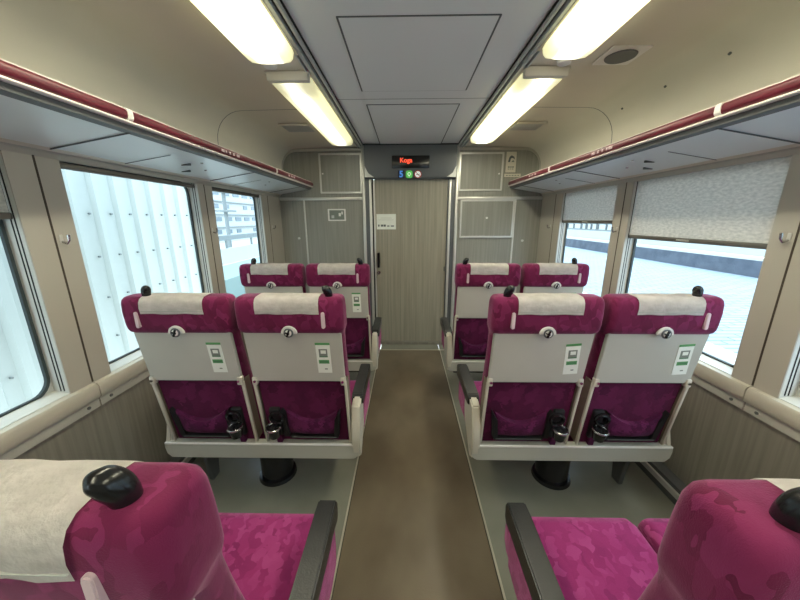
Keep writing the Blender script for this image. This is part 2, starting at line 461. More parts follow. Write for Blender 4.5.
# ------------------------------------------------------------------ ceiling (one extruded section)
c = MB()
for s in (-1, 1):
    prof = [(s*1.42, 1.70), (s*1.36, 1.74), (s*1.36, 1.95)]
    for k in range(0, 9):
        a = math.radians(90*k/8)
        prof.append((s*(1.36-.19+.19*math.cos(a)), 1.985+.19*math.sin(a)))
    prof += [(s*.80, 2.18), (s*.56, 2.185)]
    c.strip(prof, 'y', YB, YE, M['cream'])
    # ribbed channels between the side ceiling and centre panel
    pr = [(s*.56, 2.185), (s*.552, 2.17), (s*.545, 2.17), (s*.543, 2.20), (s*.535, 2.20), (s*.533, 2.172), (s*.516, 2.172), (s*.514, 2.205), (s*.505, 2.205), (s*.503, 2.18), (s*.492, 2.18), (s*.49, 2.21), (s*.484, 2.21), (s*.484, CZ)]
    c.strip(pr, 'y', YB, YE, M['rib'])
    for x in (.5385, .509):
        c.box(*sorted((s*(x-.004), s*(x+.004))), YB, YE, 2.188, 2.196, M['dark'])
    c.box(*sorted((s*.484, s*.491)), YB, YE, 2.195, 2.2, M['dark'])
    # cross joint of the ceiling cove
    arc = [(s*1.3585, 1.75), (s*1.3585, 1.95)] + [(s*(1.36-.19+.1885*math.cos(math.radians(90*k/8))), 1.985+.1885*math.sin(math.radians(90*k/8))) for k in range(9)] + [(s*.80, 2.1785), (s*.56, 2.1835)]
    c.strip(arc, 'y', 2.395, 2.402, M['groove'])
c.box(-.485, .485, YB, YE, CZ, CZ+.02, M['ceilgrey'])
c.box(-.485, .485, 2.288, 2.292, CZ-.0008, CZ+.001, M['groove'])
struct(c.build('ceiling', None, None, 25))
# unseen shell added above so that no daylight leaks in
sh = MB(); sh.box(-1.6, 1.6, YB-.1, YE+.2, 2.26, 2.30, M['header'])
for s in (-1, 1): sh.box(*sorted((s*1.44, s*1.6)), YB-.1, YE+.2, 1.79, 2.27, M['header'])
struct(sh.build('daylight_block_shell'))

# ceiling hatches
def hatch(y0, y1, label):
    h = empty('ceiling_hatch', (0, (y0+y1)/2, CZ), label, 'ceiling hatch')
    hy = (y1-y0)/2
    a = MB(); a.box(-.306, .306, -hy+.006, hy-.006, -.004, .0, M['ceilgrey']); a.build('hatch_panel', None, h)
    g = MB(); n = 1
    ringframe(g, -.0025, rrect(0,0,.315,hy,.004,2), rrect(0,0,.306,hy-.007,.004,2), M['groove'], depth=.0028, axis='z'); g.build('hatch_seal', None, h)
    for yy in (-hy*.7, hy*.62):
        k = MB(); k.cyl((-.275, yy - (.018 if (s == 1 and i == 0) else 0), 0), (-.275, yy, -.003), .007, m=M['dark'], seg=12); k.build('hatch_lock', None, h)
hatch(1.43, 2.156, 'large square grey access hatch in the middle of the ceiling')
hatch(2.385, 3.53, 'smaller-looking grey ceiling hatch just before the end door')

# ceiling lights
lights = [(-1, .25, 1.64, 'long fluorescent ceiling light nearest the viewer on the left'),
          (1, .25, 1.63, 'long fluorescent ceiling light nearest the viewer on the right'),
          (-1, 1.86, 3.27, 'yellowish fluorescent ceiling light farther away on the left'),
          (1, 1.84, 3.22, 'fluorescent ceiling light farther away on the right')]
for s, y0, y1, lb in lights + [(-1, -1.4, 0.02, 'fluorescent ceiling light behind the viewer on the left'), (1, -1.4, 0.02, 'fluorescent ceiling light behind the viewer on the right')]:
    L = (y1-y0)/2
    t = empty('ceiling_light', (s*.648, (y0+y1)/2, 2.175), lb, 'ceiling light', 'fluorescent ceiling lights')
    d = MB()
    pr = [(-.108, .0), (-.103, -.030), (-.090, -.044), (-.05, -.050), (.05, -.050), (.090, -.044), (.103, -.030), (.108, 0)]
    rings = []
    for yy, sc in ((-L, .90), (-L+.03, 1), (L-.05, 1), (L-.012, .95), (L, .80)):
        rings.append([(x*(sc if abs(yy) > L-.04 else 1), yy, z*sc) for x, z in pr])
    d.loft(rings, M['diffuser_dim'] if (s < 0 and y0 > 1) else M['diffuser']); d.build('diffuser', None, t, 40)
    e = MB(); e.box(-.108, .108, -L-.035, -L+.004, -.040, .002, M['cream'], bev=.006); e.build('end_cap', None, t)
    e = MB(); e.box(-.116, .116, -L-.03, L+.01, -.006, .006, M['beige']); e.build('housing', None, t)

# small round sensor/duct caps between the lights
for s in (-1, 1):
    o = MB(); o.cyl((0,0,0), (0,0,-.02), .034, .03, M['white'], 20)
    q = o.build('ceiling_sensor', None, None); q.location = (s*.70, 1.745, 2.182)
    tag(q, 'small round white ceiling fitting between the two lights on the %s' % ('left' if s < 0 else 'right'), 'ceiling fitting', 'round ceiling fittings')
# rectangular vents near the end wall
for s in (-1, 1):
    v = empty('ceiling_vent', (s*.925, 2.84, 2.176), 'rectangular slatted ceiling vent beside the far %s light' % ('left' if s < 0 else 'right'), 'air vent', 'ceiling air vents')
    a = MB(); a.box(-.115, .115, -.13, -.115, -.016, 0, M['cream'], bev=.003); a.build('vent_lip', None, v)
    a = MB()
    for k in range(9): a.box(-.11, .11, -.11+k*.025, -.10+k*.025, -.006, -.001, M['rib'])
    a.build('vent_grille', None, v)
# square speaker with an oval grille on the right
v = empty('ceiling_speaker', (.935, 1.70, 2.176), 'pale square ceiling plate with grey oval grille beside the near right light', 'speaker')
a = MB(); a.prism(rrect(0,0,.085,.085,.006,3), 'z', -.005, .001, M['white']); a.build('speaker_plate', None, v)
a = MB(); a.cyl((0,0,-.006), (0,0,-.011), .066, .062, M['groove'], 32); a.build('speaker_grille', None, v)
# screws on the right cove
for i, (y, z) in enumerate(((1.56, 2.11), (1.90, 2.11), (2.24, 2.11))):
    o = MB(); o.cyl((1.3085, y, 2.1235), (1.300, y, 2.115), .006, m=M['groove'], seg=10); q = o.build('ceiling_screw')
    tag(q, ('nearest', 'middle', 'farthest')[i]+' of three small dark screw heads along the right ceiling cove', 'screw', 'screws along the right ceiling cove')

# ------------------------------------------------------------------ luggage racks
def rack(s, side):
    t = empty('luggage_rack', (s*1.05, 0, 1.75), 'long overhead luggage rack with dark red front rail along the %s wall' % side, 'luggage rack')
    y0, y1 = YB+.02, 3.585
    sh = MB()
    sh.prism([(s*.02, .022), (s*.36, -.035), (s*.372, -.035), (s*.372, -.005), (s*.31, .01), (s*.02, .045)], 'y', y0, y1, M['rackunder'])
    # end cut: shelf tip closing on the end wall
    sh.build('shelf', None, t)
    for y in (.28, 1.29, 2.31, 3.3):
        j = MB(); j.prism([(s*.03, .019), (s*.355, -.0355), (s*.355, -.0385), (s*.03, .016)], 'y', y-.003, y+.003, M['groove']); j.build('shelf_joint', None, t)
    for y in (1.62, 2.6):
        j = MB(); j.prism([(s*.12, .0025), (s*.355, -.0355), (s*.355, -.0375), (s*.12, .0005)], 'y', y-.002, y+.002, M['groove']); j.build('shelf_joint', None, t)
    lp = MB(); lp.prism([(s*-.004, .038), (s*-.009, .042), (s*-.009, .047), (s*.03, .050), (s*.03, .038)], 'y', y0, y1, M['racklip']); lp.build('light_lip', None, t)
    d = MB(); d.prism([(s*.006, .039), (s*.012, .020), (s*.045, .0165), (s*.045, .039)], 'y', y0, y1, M['groove']); d.build('dark_channel', None, t)
    r = MB()
    path = []
    rr = rrect(s*.012, .068, .022, .019, .014, 5)
    r.prism(rr, 'y', y0, y1, M['rackred']); r.build('front_rail', None, t, 60)
    u = MB(); u.prism([(s*.006, .084), (s*.006, .0925), (s*.036, .0925), (s*.036, .068), (s*.030, .068)], 'y', y0, y1, M['racklip']); u.build('top_strip', None, t, 60)
    for y in (.27, 1.255, 2.6):
        k = MB(); ringframe(k, y-.011, rrect(s*.012,.068,.0255,.0225,.016,5), rrect(s*.012,.068,.021,.018,.014,5), M['white'], depth=.022, axis='y'); k.build('rail_clip', None, t)
    for (y, L) in ((1.94, .20), (2.93, .16)):
        for q in range(5):
            if q in (1,) and L < .2: continue
            k = MB(); yy = y-L/2+q*L/5
            k.box(*sorted((-s*.0115, -s*.0095)), yy, yy+(.030 if q in (0,4) else .012), .060, .074, M['pill']); k.build('seat_mark', None, t)
    for (x, y) in ((.12,1.86), (.20,2.02), (.12,2.75), (.20,2.86), (.16,.9)):
        z = .022-(x-.02)*.167
        k = MB(); k.cyl((s*x, y, z), (s*x, y, z-.004), .008, .006, M['chrome'], 12); k.build('shelf_stud', None, t)
    for (x, y) in ((.16,1.82), (.25,1.95)):
        z = .022-(x-.02)*.167
        k = MB(); k.box(*sorted((s*x, s*(x+.05))), y, y+.008, z-.012, z-.001, M['groove']); k.build('shelf_slot', None, t)
    # bracket against the end wall
    return t
rack(-1, 'left'); rack(1, 'right')

# ------------------------------------------------------------------ end wall
e = MB()
for s in (-1, 1):
    e.box(*sorted((s*.50, s*1.56)), YE, YE+.06, -.05, 2.28, M['end'])
e.box(-.5, .5, YE, YE+.06, 2.06, 2.28, M['end'])
e.box(-.5, -.40, YE+.02, YE+.06, 0, 2.1, M['end']); e.box(.41, .5, YE+.02, YE+.06, 0, 2.1, M['end'])
struct(e.build('wall_far'))
b = MB(); b.box(-1.6, 1.6, YB-.06, YB, -.05, 2.28, M['end']); struct(b.build('wall_back'))

tr = MB()
for s in (-1, 1):
    tr.box(*sorted((s*.482, s*.512)), YE-.035, YE+.03, 0, CZ, M['alu'], bev=.006)            # tall posts beside the door
    tr.box(*sorted((s*.512, s*1.415)), YE-.02, YE+.005, 1.655, 1.685, M['alu'], bev=.006)     # horizontal rail
    x = 1.155 if s < 0 else 1.135
    tr.box(*sorted((s*(x-.008), s*(x+.008))), YE-.012, YE+.005, 0, 1.655, M['alu'], bev=.003)
struct(tr.build('trim_5'))
arcb = MB()   # cove edge where the ceiling meets the end wall
for s in (-1, 1):
    o_ = [(s*1.372, 1.84), (s*1.372, 1.99)] + [(s*(1.372-.18+.18*math.cos(math.radians(90*k/8))), 1.99+.18*math.sin(math.radians(90*k/8))) for k in range(1,9)] + [(s*.515, 2.172)]
    i_ = [(s*1.352, 1.84), (s*1.352, 1.985)] + [(s*(1.372-.18+.16*math.cos(math.radians(90*k/8))), 1.985+.16*math.sin(math.radians(90*k/8))) for k in range(1,9)] + [(s*.515, 2.150)]
    for k in range(len(o_)-1):
        arcb.prism([o_[k], o_[k+1], i_[k+1], i_[k]], 'y', YE-.02, YE, M['pillar'])
struct(arcb.build('trim_6'))

def wallpanel(x0, x1, z0, z1, label, lock=None, wd=.017, knob=None):
    t = empty('wall_cabinet', ((x0+x1)/2, YE, z0), label, 'wall cabinet')
    W, H = (x1-x0)/2, z1-z0
    a = MB(); a.box(-W+wd, W-wd, -.010, -.001, wd, H-wd, M['end']); a.build('cabinet_door', None, t)
    a = MB(); ringframe(a, -.018, rrect(0,H/2,W,H/2,.006,2), rrect(0,H/2,W-wd,H/2-wd,.004,2), M['alu'], depth=.017, axis='y'); a.build('cabinet_frame', None, t)
    if lock:
        a = MB(); a.cyl((lock[0], -.016, lock[1]), (lock[0], -.009, lock[1]), lock[2], m=M['white'], seg=14); a.build('cabinet_lock', None, t)
wallpanel(-.965, -.515, 1.725, 2.125, 'white-framed square cabinet door high on the wall left of the end door', (-.19,.20,.008))
wallpanel(.515, .975, 1.745, 2.125, 'white-framed square cabinet door high on the wall right of the end door', (.19,.17,.008))
wallpanel(.545, 1.125, 1.255, 1.655, 'wide framed grey panel with central lock below the rail right of the end door', (0,.21,.012))

# small locks low on the end wall sides
for (x, z, lb) in ((-1.24, 1.25, 'tiny round lock on the end wall far left corner panel'), (1.245, 1.22, 'tiny round lock on the end wall far right corner panel')):
    a = MB(); a.cyl((0,-.006,0),(0,0,0),.013,m=M['alu'],seg=14); o = a.build('panel_lock'); o.location = (x, YE, z); tag(o, lb, 'lock')

# framed notice on the left
t = empty('framed_notice', (-.802, YE, 1.437), 'small white framed notice with grey picture on the end wall left of the door', 'notice')
a = MB(); ringframe(a, -.012, rrect(0,.064,.097,.064,.004,2), rrect(0,.064,.082,.050,.003,2), M['white'], depth=.011, axis='y'); a.build('notice_frame', None, t)
a = MB(); a.box(-.082,.082,-.006,-.002,.014,.114,M['greyprint'])
a.box(.02,.045,-.007,-.005,.05,.085,M['white']); a.box(.05,.066,-.007,-.005,.07,.10,M['white']); a.box(-.06,-.03,-.007,-.005,.03,.06,M['rib']); a.build('notice_print', None, t)

# poster and strip sticker on the right
t = empty('safety_poster', (1.055, YE, 1.93), 'small beige poster with dark drawing above lettering right of the upper cabinet', 'poster')
a = MB(); a.box(-.052,.052,-.003,0,0,.20,M['cream']); a.build('poster_sheet', None, t)
a = MB(); a.prism([(-.035+.001,.10),(-.02,.15),(.0,.165),(.03,.15),(.035,.125),(.015,.14),(-.005,.135),(-.012,.10)], 'y', -.005, -.003, M['silhouette']); a.prism([(.0,.10),(.02,.12),(.034,.10)], 'y', -.005,-.003, M['greyprint']); a.build('poster_drawing', None, t)
a = MB()
for k, (x0, x1) in enumerate(((-.03,-.012),(-.006,.008),(.014,.032))): a.box(x0,x1,-.005,-.003,.045,.058,M['greyprint']); a.box(x0,x1-.004,-.005,-.003,.028,.036,M['greyprint'])
a.build('poster_lettering', None, t)
t = MB(); t.box(-.085,.085,-.003,0,0,.03,M['cream']); 
for k in range(5): t.box(-.07+k*.03,-.05+k*.03,-.004,-.003,.010,.018,M['greyprint'])
o = t.build('strip_sticker'); o.location = (1.08, YE, 1.885); tag(o, 'narrow beige lettered sticker strip under the small poster', 'sticker')

# door
d = MB(); d.box(-.385, .402, YE+.01, YE+.045, .03, 1.90, M['doorm'])
door = struct(d.build('door_1'))
j = MB()
j.box(-.482, -.412, YE-.012, YE+.04, 0, 1.90, M['header']); j.box(-.440, -.412, YE-.02, YE+.03, 0, 1.88, M['alu'], bev=.004)
j.box(-.412, -.398, YE+.0, YE+.04, 0, 1.88, M['dark']); j.box(-.398, -.380, YE-.008, YE+.03, 0, 1.86, M['alu'], bev=.004)
j.box(.402, .415, YE-.005, YE+.03, 0, 1.87, M['header']); j.box(.415, .440, YE-.018, YE+.03, 0, 1.88, M['alu'], bev=.004); j.box(.440, .482, YE-.012, YE+.04, 0, 1.90, M['header'])
jo = j.build('door_frame', None, door)
a = MB(); a.prism(rrect(-.352, 1.005, .012, .085, .011, 5), 'y', YE-.028, YE+.012, M['black'], bev=.003); a.build('door_handle', None, door)
a = MB(); a.cyl((-.352, YE-.012, .865), (-.352, YE+.012, .865), .016, m=M['chrome'], seg=18); a.box(-.357,-.347,YE-.024,YE-.012,.835,.867,M['chrome'],bev=.002); a.build('door_lock', None, door)
a = MB(); a.box(.385,.397,YE-.004,YE+.012,.88,.93,M['groove']); a.build('door_catch', None, door)
t = empty('door_notice', (-.262, YE+.01, 1.345), 'small pale green-white notice stuck on the upper left of the end door', 'notice')
a = MB(); a.box(-.106,.106,-.004,-.0005,0,.165,M['paper']); a.build('notice_sheet', None, t)
a = MB()
for k, (x0,x1) in enumerate(((-.09,-.075),(-.06,-.035),(-.03,-.005),(.01,.035),(.05,.085))): a.box(x0,x1,-.006,-.004,.03,.052 if k<3 else .042,M['silhouette'])
a.box(-.085,.08,-.005,-.004,.10,.104,M['tactile']); a.box(-.06,.06,-.005,-.004,.12,.124,M['tactile'])
a.build('notice_lettering', None, t)

# header with display and signs over the door
hd = empty('door_header', (0, YE, 1.86), 'dark grey panel over the end door holding the red lettered display', 'door header')
a = MB(); a.prism([(.0,.005),(-.045,.005),(-.062,.018),(-.075,.10),(-.085,.325),(0,.325)], 'x', -.478, .478, M['header'], bev=.004); a.build('header_panel', None, hd)
a = MB(); a.box(-.479,.479,-.088,0,.325,.338,M['dark']); a.build('header_shadow_gap', None, hd)
for s in (-1,1): a = MB(); a.prism([(s*.475,.02),(s*.38,.02),(s*.44,.06),(s*.475,.13)], 'y', -.077, -.060, M['rib']); a.build('lit_corner', None, hd)  # light on the header's lower corners, put in as pale pieces
dp = empty('destination_display', (0, YE-.092, 1.965), 'black destination display with small red letters above the end door', 'display')
a = MB(); a.box(-.190,.195,-.006,.010,.0,.118,M['screen'],bev=.002); a.build('display_screen', None, dp)
text('display_lettering', 'Koga', .062, (-.045, -.0075, .072), M['led'], dp, bold=.001)
# car number, green pictogram, no smoking pictogram
n5 = empty('car_number_sign', (-.095, YE-.080, 1.868), 'blue number 5 on a dark square beneath the display', 'sign')
a = MB(); a.box(-.034,.034,-.004,.008,0,.075,M['navy']); a.build('sign_plate', None, n5)
text('number_lettering', '5', .085, (0,-.005,.037), M['blue'], n5, bold=.003)
ng = empty('green_sign', (-.012, YE-.080, 1.868), 'round green pictogram sign in the middle beneath the display', 'sign')
a = MB(); a.prism(rrect(0,.037,.035,.037,.022,6), 'y', -.004, .008, M['sgreen']); a.build('sign_plate', None, ng)
a = MB(); a.torus((0,-.005,.040),.014,.003,M['swhite'],axis='y'); a.box(-.003,.003,-.007,-.004,.012,.026,M['swhite']); a.build('sign_symbol', None, ng)
nr = empty('no_smoking_sign', (.078, YE-.080, 1.868), 'round white and red no smoking sign beneath the display', 'sign')
a = MB(); a.cyl((0,.008,.037),(0,-.004,.037),.038,m=M['sred'],seg=28); a.cyl((0,-.004,.037),(0,-.005,.037),.030,m=M['swhite'],seg=28); a.build('sign_plate', None, nr)
a = MB(); a.box(-.030,.030,-.0065,-.005,-.003,.003,M['sred'],mtx=Matrix.Translation((0,0,.037)) @ Matrix.Rotation(PI/4,4,'Y')); a.box(-.018,.016,-.0075,-.0065,.032,.038,M['silhouette']); a.build('sign_symbol', None, nr)

# ------------------------------------------------------------------ seats
PY = lambda z: .012+.16*(1.1-z)+.0        # rear plane (local y at height z)
def ring_at(cx, z, w, r0, f0, rad, n=5):
    return [(x, y, z) for x, y in rrect(cx, (r0+f0)/2, w, (f0-r0)/2, rad, n)]

def rear_tilt(z0=0):
    """matrix of the rear plane: local (x, depth, height along plane) placed at z = z0"""
    return Matrix.Translation((0, PY(z0), z0)) @ Matrix.Rotation(math.atan(.16), 4, 'X')
TL = math.sqrt(1+.16**2)

def make_pair(m):
    """double seat; m = +1 aisle at +x (left side of car), -1 mirrored. Local origin: pair centre, rear plane, floor"""
    root = empty('double_seat', (0,0,0), 'x', 'train seat', 'magenta double seats in rows')
    for which in ('aisle', 'window'):
        out = m if which == 'aisle' else -m        # direction to the outer side of this seat
        cx = out*.230
        # ---- backrest
        b = MB()
        lv = [(.40, .203, .155, .26, .03), (.60, .205, .125, .215, .035), (.757, .207, .100, .178, .03), (.765, .207, .084, .176, .035),
              (.90, .208, .064, .138, .030), (.975, .209, .053, .120, .028), (.995, .211, .032, .117, .026), (1.006, .215, .016, .116, .024),
              (1.018, .219, .010, .115, .026), (1.04, .220, .005, .114, .028), (1.09, .220, .000, .111, .030), (1.125, .219, .001, .107, .030),
              (1.140, .216, .005, .102, .028), (1.149, .210, .013, .094, .024), (1.153, .202, .022, .085, .020)]
        b.loft([ring_at(cx, z, w, r0, f0, rad) for z, w, r0, f0, rad in lv], M['fabric'])
        bk = b.build('backrest', None, root, 50)
        # darker rear fabric panel in the recess
        T = Matrix.Translation((cx,0,0)) @ rear_tilt(.40)
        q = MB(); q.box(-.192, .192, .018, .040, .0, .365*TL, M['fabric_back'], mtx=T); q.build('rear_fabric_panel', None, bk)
        # antimacassar
        q = MB()
        path = [(-.004,1.088), (-.006,1.113), (-.003,1.134), (.004,1.1465), (.016,1.154), (.045,1.1565), (.072,1.1565), (.088,1.154), (.099,1.1465), (.1065,1.136), (.1125,1.105), (.118,1.03)]
        n = 14; rows = []
        for k in range(n+1):
            x = cx-.127+.254*k/n
            rows.append([(x, y-.0015*math.sin(k*1.7+j*.9)*(1 if j < 2 else .4), z+(.0008*math.sin(k*1.1+j) if j > 1 else .0012*math.sin(k*.8))) for j, (y, z) in enumerate(path)])
        bb = bmesh.new(); V = [[bb.verts.new(p) for p in r] for r in rows]
        for a_ in range(n):
            for c_ in range(len(path)-1): bb.faces.new((V[a_][c_], V[a_][c_+1], V[a_+1][c_+1], V[a_+1][c_]))
        q._merge(bb, M['cloth'])
        bmesh.ops.solidify(q.bm, geom=q.bm.faces[:], thickness=.0025)
        q.build('antimacassar', None, bk, 60)
        q = MB(); q.box(cx-.125, cx+.125, -.0065, -.004, 1.098, 1.0995, M['tactile']); q.build('cloth_hem', None, bk)
        # black grip on the outer top corner: stalk with a bulb bent inwards
        gx = cx+out*.160
        if which == 'window': gx = cx+out*.118
        q = MB()
        ctl = [(.002,.038,1.130,.0150), (.002,.037,1.150,.0148), (.001,.035,1.163,.0160), (-.002,.032,1.173,.0170), (-.007,.028,1.182,.0165), (-.013,.024,1.187,.0135), (-.018,.022,1.190,.0085), (-.021,.021,1.191,.0025)]
        P_ = []
        for a_ in range(len(ctl)-1):
            p0, p1, p2, p3 = ctl[max(a_-1,0)], ctl[a_], ctl[a_+1], ctl[min(a_+2,len(ctl)-1)]
            for u in (0, .2, .4, .6, .8): P_.append([.5*(2*p1[i]+(p2[i]-p0[i])*u+(2*p0[i]-5*p1[i]+4*p2[i]-p3[i])*u*u+(3*p1[i]-p0[i]-3*p2[i]+p3[i])*u**3) for i in range(4)])
        P_.append(list(ctl[-1]))
        q.tube([(gx+out*p_[0], p_[1], p_[2]) for p_ in P_], [max(p_[3],.002) for p_ in P_], M['black'], seg=28)
        gr = q.build('grip_handle', None, bk, 170)
        # pale pill-shaped slot on the rear of the headrest
        sx = cx+out*(.142 if which == 'aisle' else .148)
        q = MB(); q.prism(rrect(sx, 1.062, .0072, .034, .007, 5), 'y', -.006, .010, M['pill'], bev=.002); q.build('strap_slot', None, bk)
        # ---- tray table
        T = Matrix.Translation((cx,0,0)) @ rear_tilt(.757)
        q = MB(); q.prism(rrect(0, .125*TL, .203, .124*TL, .012, 4), 'y', .0, .020, M['tray'], bev=.003, mtx=T)
        q.prism([(-.197,-.004),(.197,-.004),(.197,.002),(-.197,.002)], 'y', .006, .018, M['groove'], mtx=T)
        tray = q.build('tray_table', None, root)
        T2 = Matrix.Translation((cx,-.016,0)) @ rear_tilt(1.006)
        q = MB()
        half = [(.033*math.cos(a), .033*math.sin(a)) for a in [PI*k/14 for k in range(15)]]
        q.prism(half, 'y', -.012, -.001, M['white'], bev=.002, mtx=T2); q.build('latch_plate', None, tray)
        q = MB(); q.torus((0,0,0), .016, .004, M['header'], axis='y', seg=20)
        q.cyl((0,.004,0),(0,-.003,0),.014,m=M['white'],seg=18)
        q.box(-.0035,.0035,-.010,-.002,-.016,.014,M['black'],bev=.0015); q.box(-.012,.006,-.009,-.003,-.004,.001,M['black'])
        qo = q.build('tray_latch', None, tray); qo.matrix_local = Matrix.Translation((cx, PY(1.008)-.031, 1.010)) @ Matrix.Rotation(.35, 4, 'Y')
        # sticker on the right of the tray as seen from behind
        T3 = Matrix.Translation((cx+(.122 if m > 0 else .140),0,0)) @ rear_tilt(.805) @ Matrix.Rotation(0 if m > 0 else math.radians(-5), 4, 'Y')
        q = MB(); q.box(-.030,.030,-.002,.0005,0,.138,M['paper'],mtx=T3)
        q.box(-.031,.031,-.0025,-.0015,.140,.150,M['green'],mtx=T3)
        q.box(-.018,.018,-.003,-.0018,.085,.120,M['greyprint'],mtx=T3); q.box(-.010,.012,-.0036,-.0028,.098,.114,M['paper'],mtx=T3)
        q.box(-.022,.022,-.003,-.0018,.048,.066,M['green'],mtx=T3); q.box(-.018,.018,-.0036,-.0028,.054,.060,M['green2'],mtx=T3)
        q.box(-.018,.018,-.003,-.0018,.080,.085,M['green2'],mtx=T3); q.box(.0,.012,-.003,-.0018,.018,.023,M['greyprint'],mtx=T3)
        st = q.build('tray_sticker', None, tray); st['label'] = 'white sticker with green print'
        for sg in (-1, 1):
            q = MB(); q.box(-.011,.011,-.012,.012,-.016,.022,M['beige'],bev=.004); q.cyl((sg*-.002,-.018,.004),(sg*-.002,-.010,.004),.006,m=M['chrome'],seg=12)
            ho = q.build('tray_hinge', None, tray); ho.location = (cx+sg*.196, PY(.757)+.004, .757)
        # ---- rear side bars
        for sg in (-1, 1):
            T = Matrix.Translation((cx,0,0)) @ rear_tilt(.40)
            q = MB(); x = sorted((sg*.198, sg*.209)); q.box(x[0], x[1], -.002, .013, .0, .352*TL, M['beige'], bev=.002, mtx=T); q.box(x[0]+.002, x[1]-.002, .012, .06, .0, .352*TL, M['bracket'], mtx=T); q.build('side_bar', None, root)
        # ---- pocket
        T = Matrix.Translation((cx,0,0)) @ rear_tilt(.40)
        hs = -out                                        # holder side = towards the middle of the pair
        xa, xb = -hs*.150, hs*.085
        bb = bmesh.new(); n = 16; F = []; 
        q = MB()
        for k in range(n+1):
            u = k/n; x = xa+(xb-xa)*u
            top = .185-.055*math.sin(PI*u)
            bul = .014+.020*math.sin(PI*u)
            F.append([(x, .016-bul*.25, .045), (x, .016-bul, .075), (x, .016-bul, .10), (x, .016-bul*.8, top-.006), (x, .016-bul*.72, top), (x, .019, top)])
        V = [[bb.verts.new(p) for p in r] for r in F]
        for i in range(n):
            for k in range(5): bb.faces.new((V[i][k], V[i][k+1], V[i+1][k+1], V[i+1][k]))
        q._merge(bb, M['fabric_pocket'], T); pk = q.build('seat_pocket', None, root, 60)
        q = MB(); q.prism([(-hs*.152,.045),(-hs*.128,.045),(-hs*.140,.15),(-hs*.168,.20)], 'y', -.008, .018, M['blackmatt'], mtx=T); q.build('pocket_side', None, pk); q = MB()
        q.prism([(hs*.085,.045),(hs*.110,.045),(hs*.105,.20),(hs*.090,.175)], 'y', -.008, .018, M['blackmatt'], mtx=T); q.build('pocket_side', None, pk)
        q = MB(); q.box(min(xa,xb)+.004, max(xa,xb)-.002, -.010, .012, .036, .047, M['blackmatt'], mtx=T); q.box(min(xa,xb)+.012, max(xa,xb)-.01, -.012, -.009, .041, .045, M['groove'], mtx=T); q.build('pocket_bar', None, pk)
        # ---- cup holder (folded ring on a bracket)
        hx = hs*.140
        q = MB(); q.box(hx-.024, hx+.024, -.004, .018, .045, .205, M['blackmatt'], bev=.006, mtx=T); ch = q.build('cup_holder', None, root)
        q = MB(); q.torus((0,0,0),.029,.007,M['black'],axis='y',squash=1.6); ro = q.build('holder_ring', None, ch); ro.matrix_local = T @ Matrix.Translation((hx+hs*-.012,-.012,.165))
        q = MB(); q.cyl((hx,-.035,.075),(hx,-.035,.128),.024,.032,M['black'],20); q.torus((hx,-.035,.128),.031,.005,M['chrome'],axis='z'); 
        ro = q.build('holder_cup', None, ch); ro.matrix_local = T
        q = MB(); q.box(hx-.012, hx+.012, -.004, .016, -.0, .05, M['fabric_pocket'], mtx=T); q.build('holder_strap', None, ch)
        # ---- cushion
        q = MB()
        cl = []
        for (y, zt, zb, w) in ((.235,.430,.33,.200), (.25,.452,.32,.212), (.36,.450,.31,.216), (.52,.456,.31,.218), (.615,.458,.315,.218), (.648,.448,.325,.214), (.662,.425,.34,.205), (.664,.39,.36,.195)):
            cl.append([(x, y, z) for x, z in rrect(cx, (zt+zb)/2, w, (zt-zb)/2, min(.03,(zt-zb)/2.2), 5)])
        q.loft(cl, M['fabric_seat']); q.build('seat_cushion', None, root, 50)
    # ---- shared frame
    q = MB()
    q.prism([(-.452,.312),(.452,.312),(.475,.335),(.482,.372),(.478,.400),(-.478,.400),(-.482,.372),(-.475,.335)], 'y', .112, .150, M['beam'], bev=.005); bm_ = q.build('rear_beam', None, root)
    q = MB(); q.box(-.474, .474, .108, .116, .390, .401, M['white'], bev=.003); q.build('beam_edge', None, bm_)
    q = MB(); q.box(-.42,.42,.15,.60,.285,.325,M['blackmatt']); q.build('under_frame', None, root)
    q = MB(); q.cyl((-.05*m,.36,.0),(-.05*m,.36,.02),.105,.10,M['black'],32); q.cyl((-.05*m,.36,.02),(-.05*m,.36,.30),.088,.092,M['black'],32); q.build('pedestal', None, root)
    # wall side support leg
    q = MB(); q.prism([(.30,.0),(.36,.0),(.40,.30),(.26,.30)], 'x', -m*.40, -m*.425, M['groove'], bev=.003); q.build('support_leg', None, root)
    # ---- aisle side: armrest, pivot cover, upholstered side panel ; window side: slim cover
    for which, ax in (('aisle', m*.462), ('window', -m*.462)):
        x0, x1 = sorted((ax-m*.024*(1 if which=='aisle' else -1), ax+m*.022*(1 if which=='aisle' else -1)))
        ar = MB()
        ar.prism([(.20,.595),(.22,.612),(.50,.620),(.545,.617),(.553,.605),(.552,.560),(.535,.545),(.50,.550),(.26,.552),(.20,.562)], 'x', x0-.004, x1+.006, M['armblack'], bev=.004)
        a_ = ar.build('armrest', None, root)
        q = MB(); q.box(x0-.0052 if m > 0 else x1+.004, x0-.002 if m > 0 else x1+.0072, .40, .46, .585, .605, M['chrome'], bev=.001); q.build('armrest_clip', None, a_)
        q = MB()
        if which == 'aisle': q.prism([(.12,.320),(.155,.312),(.24,.39),(.30,.42),(.32,.48),(.325,.565),(.29,.598),(.22,.602),(.14,.590),(.105,.50),(.10,.40)], 'x', x0+.004, x1-.002, M['beige'], bev=.007)
        else: q.prism([(.13,.32),(.18,.31),(.26,.36),(.32,.42),(.33,.52),(.30,.545),(.20,.545),(.15,.50),(.12,.40)], 'x', x0+.008, x1-.010, M['beige'], bev=.006)
        q.build('side_cover', None, root)
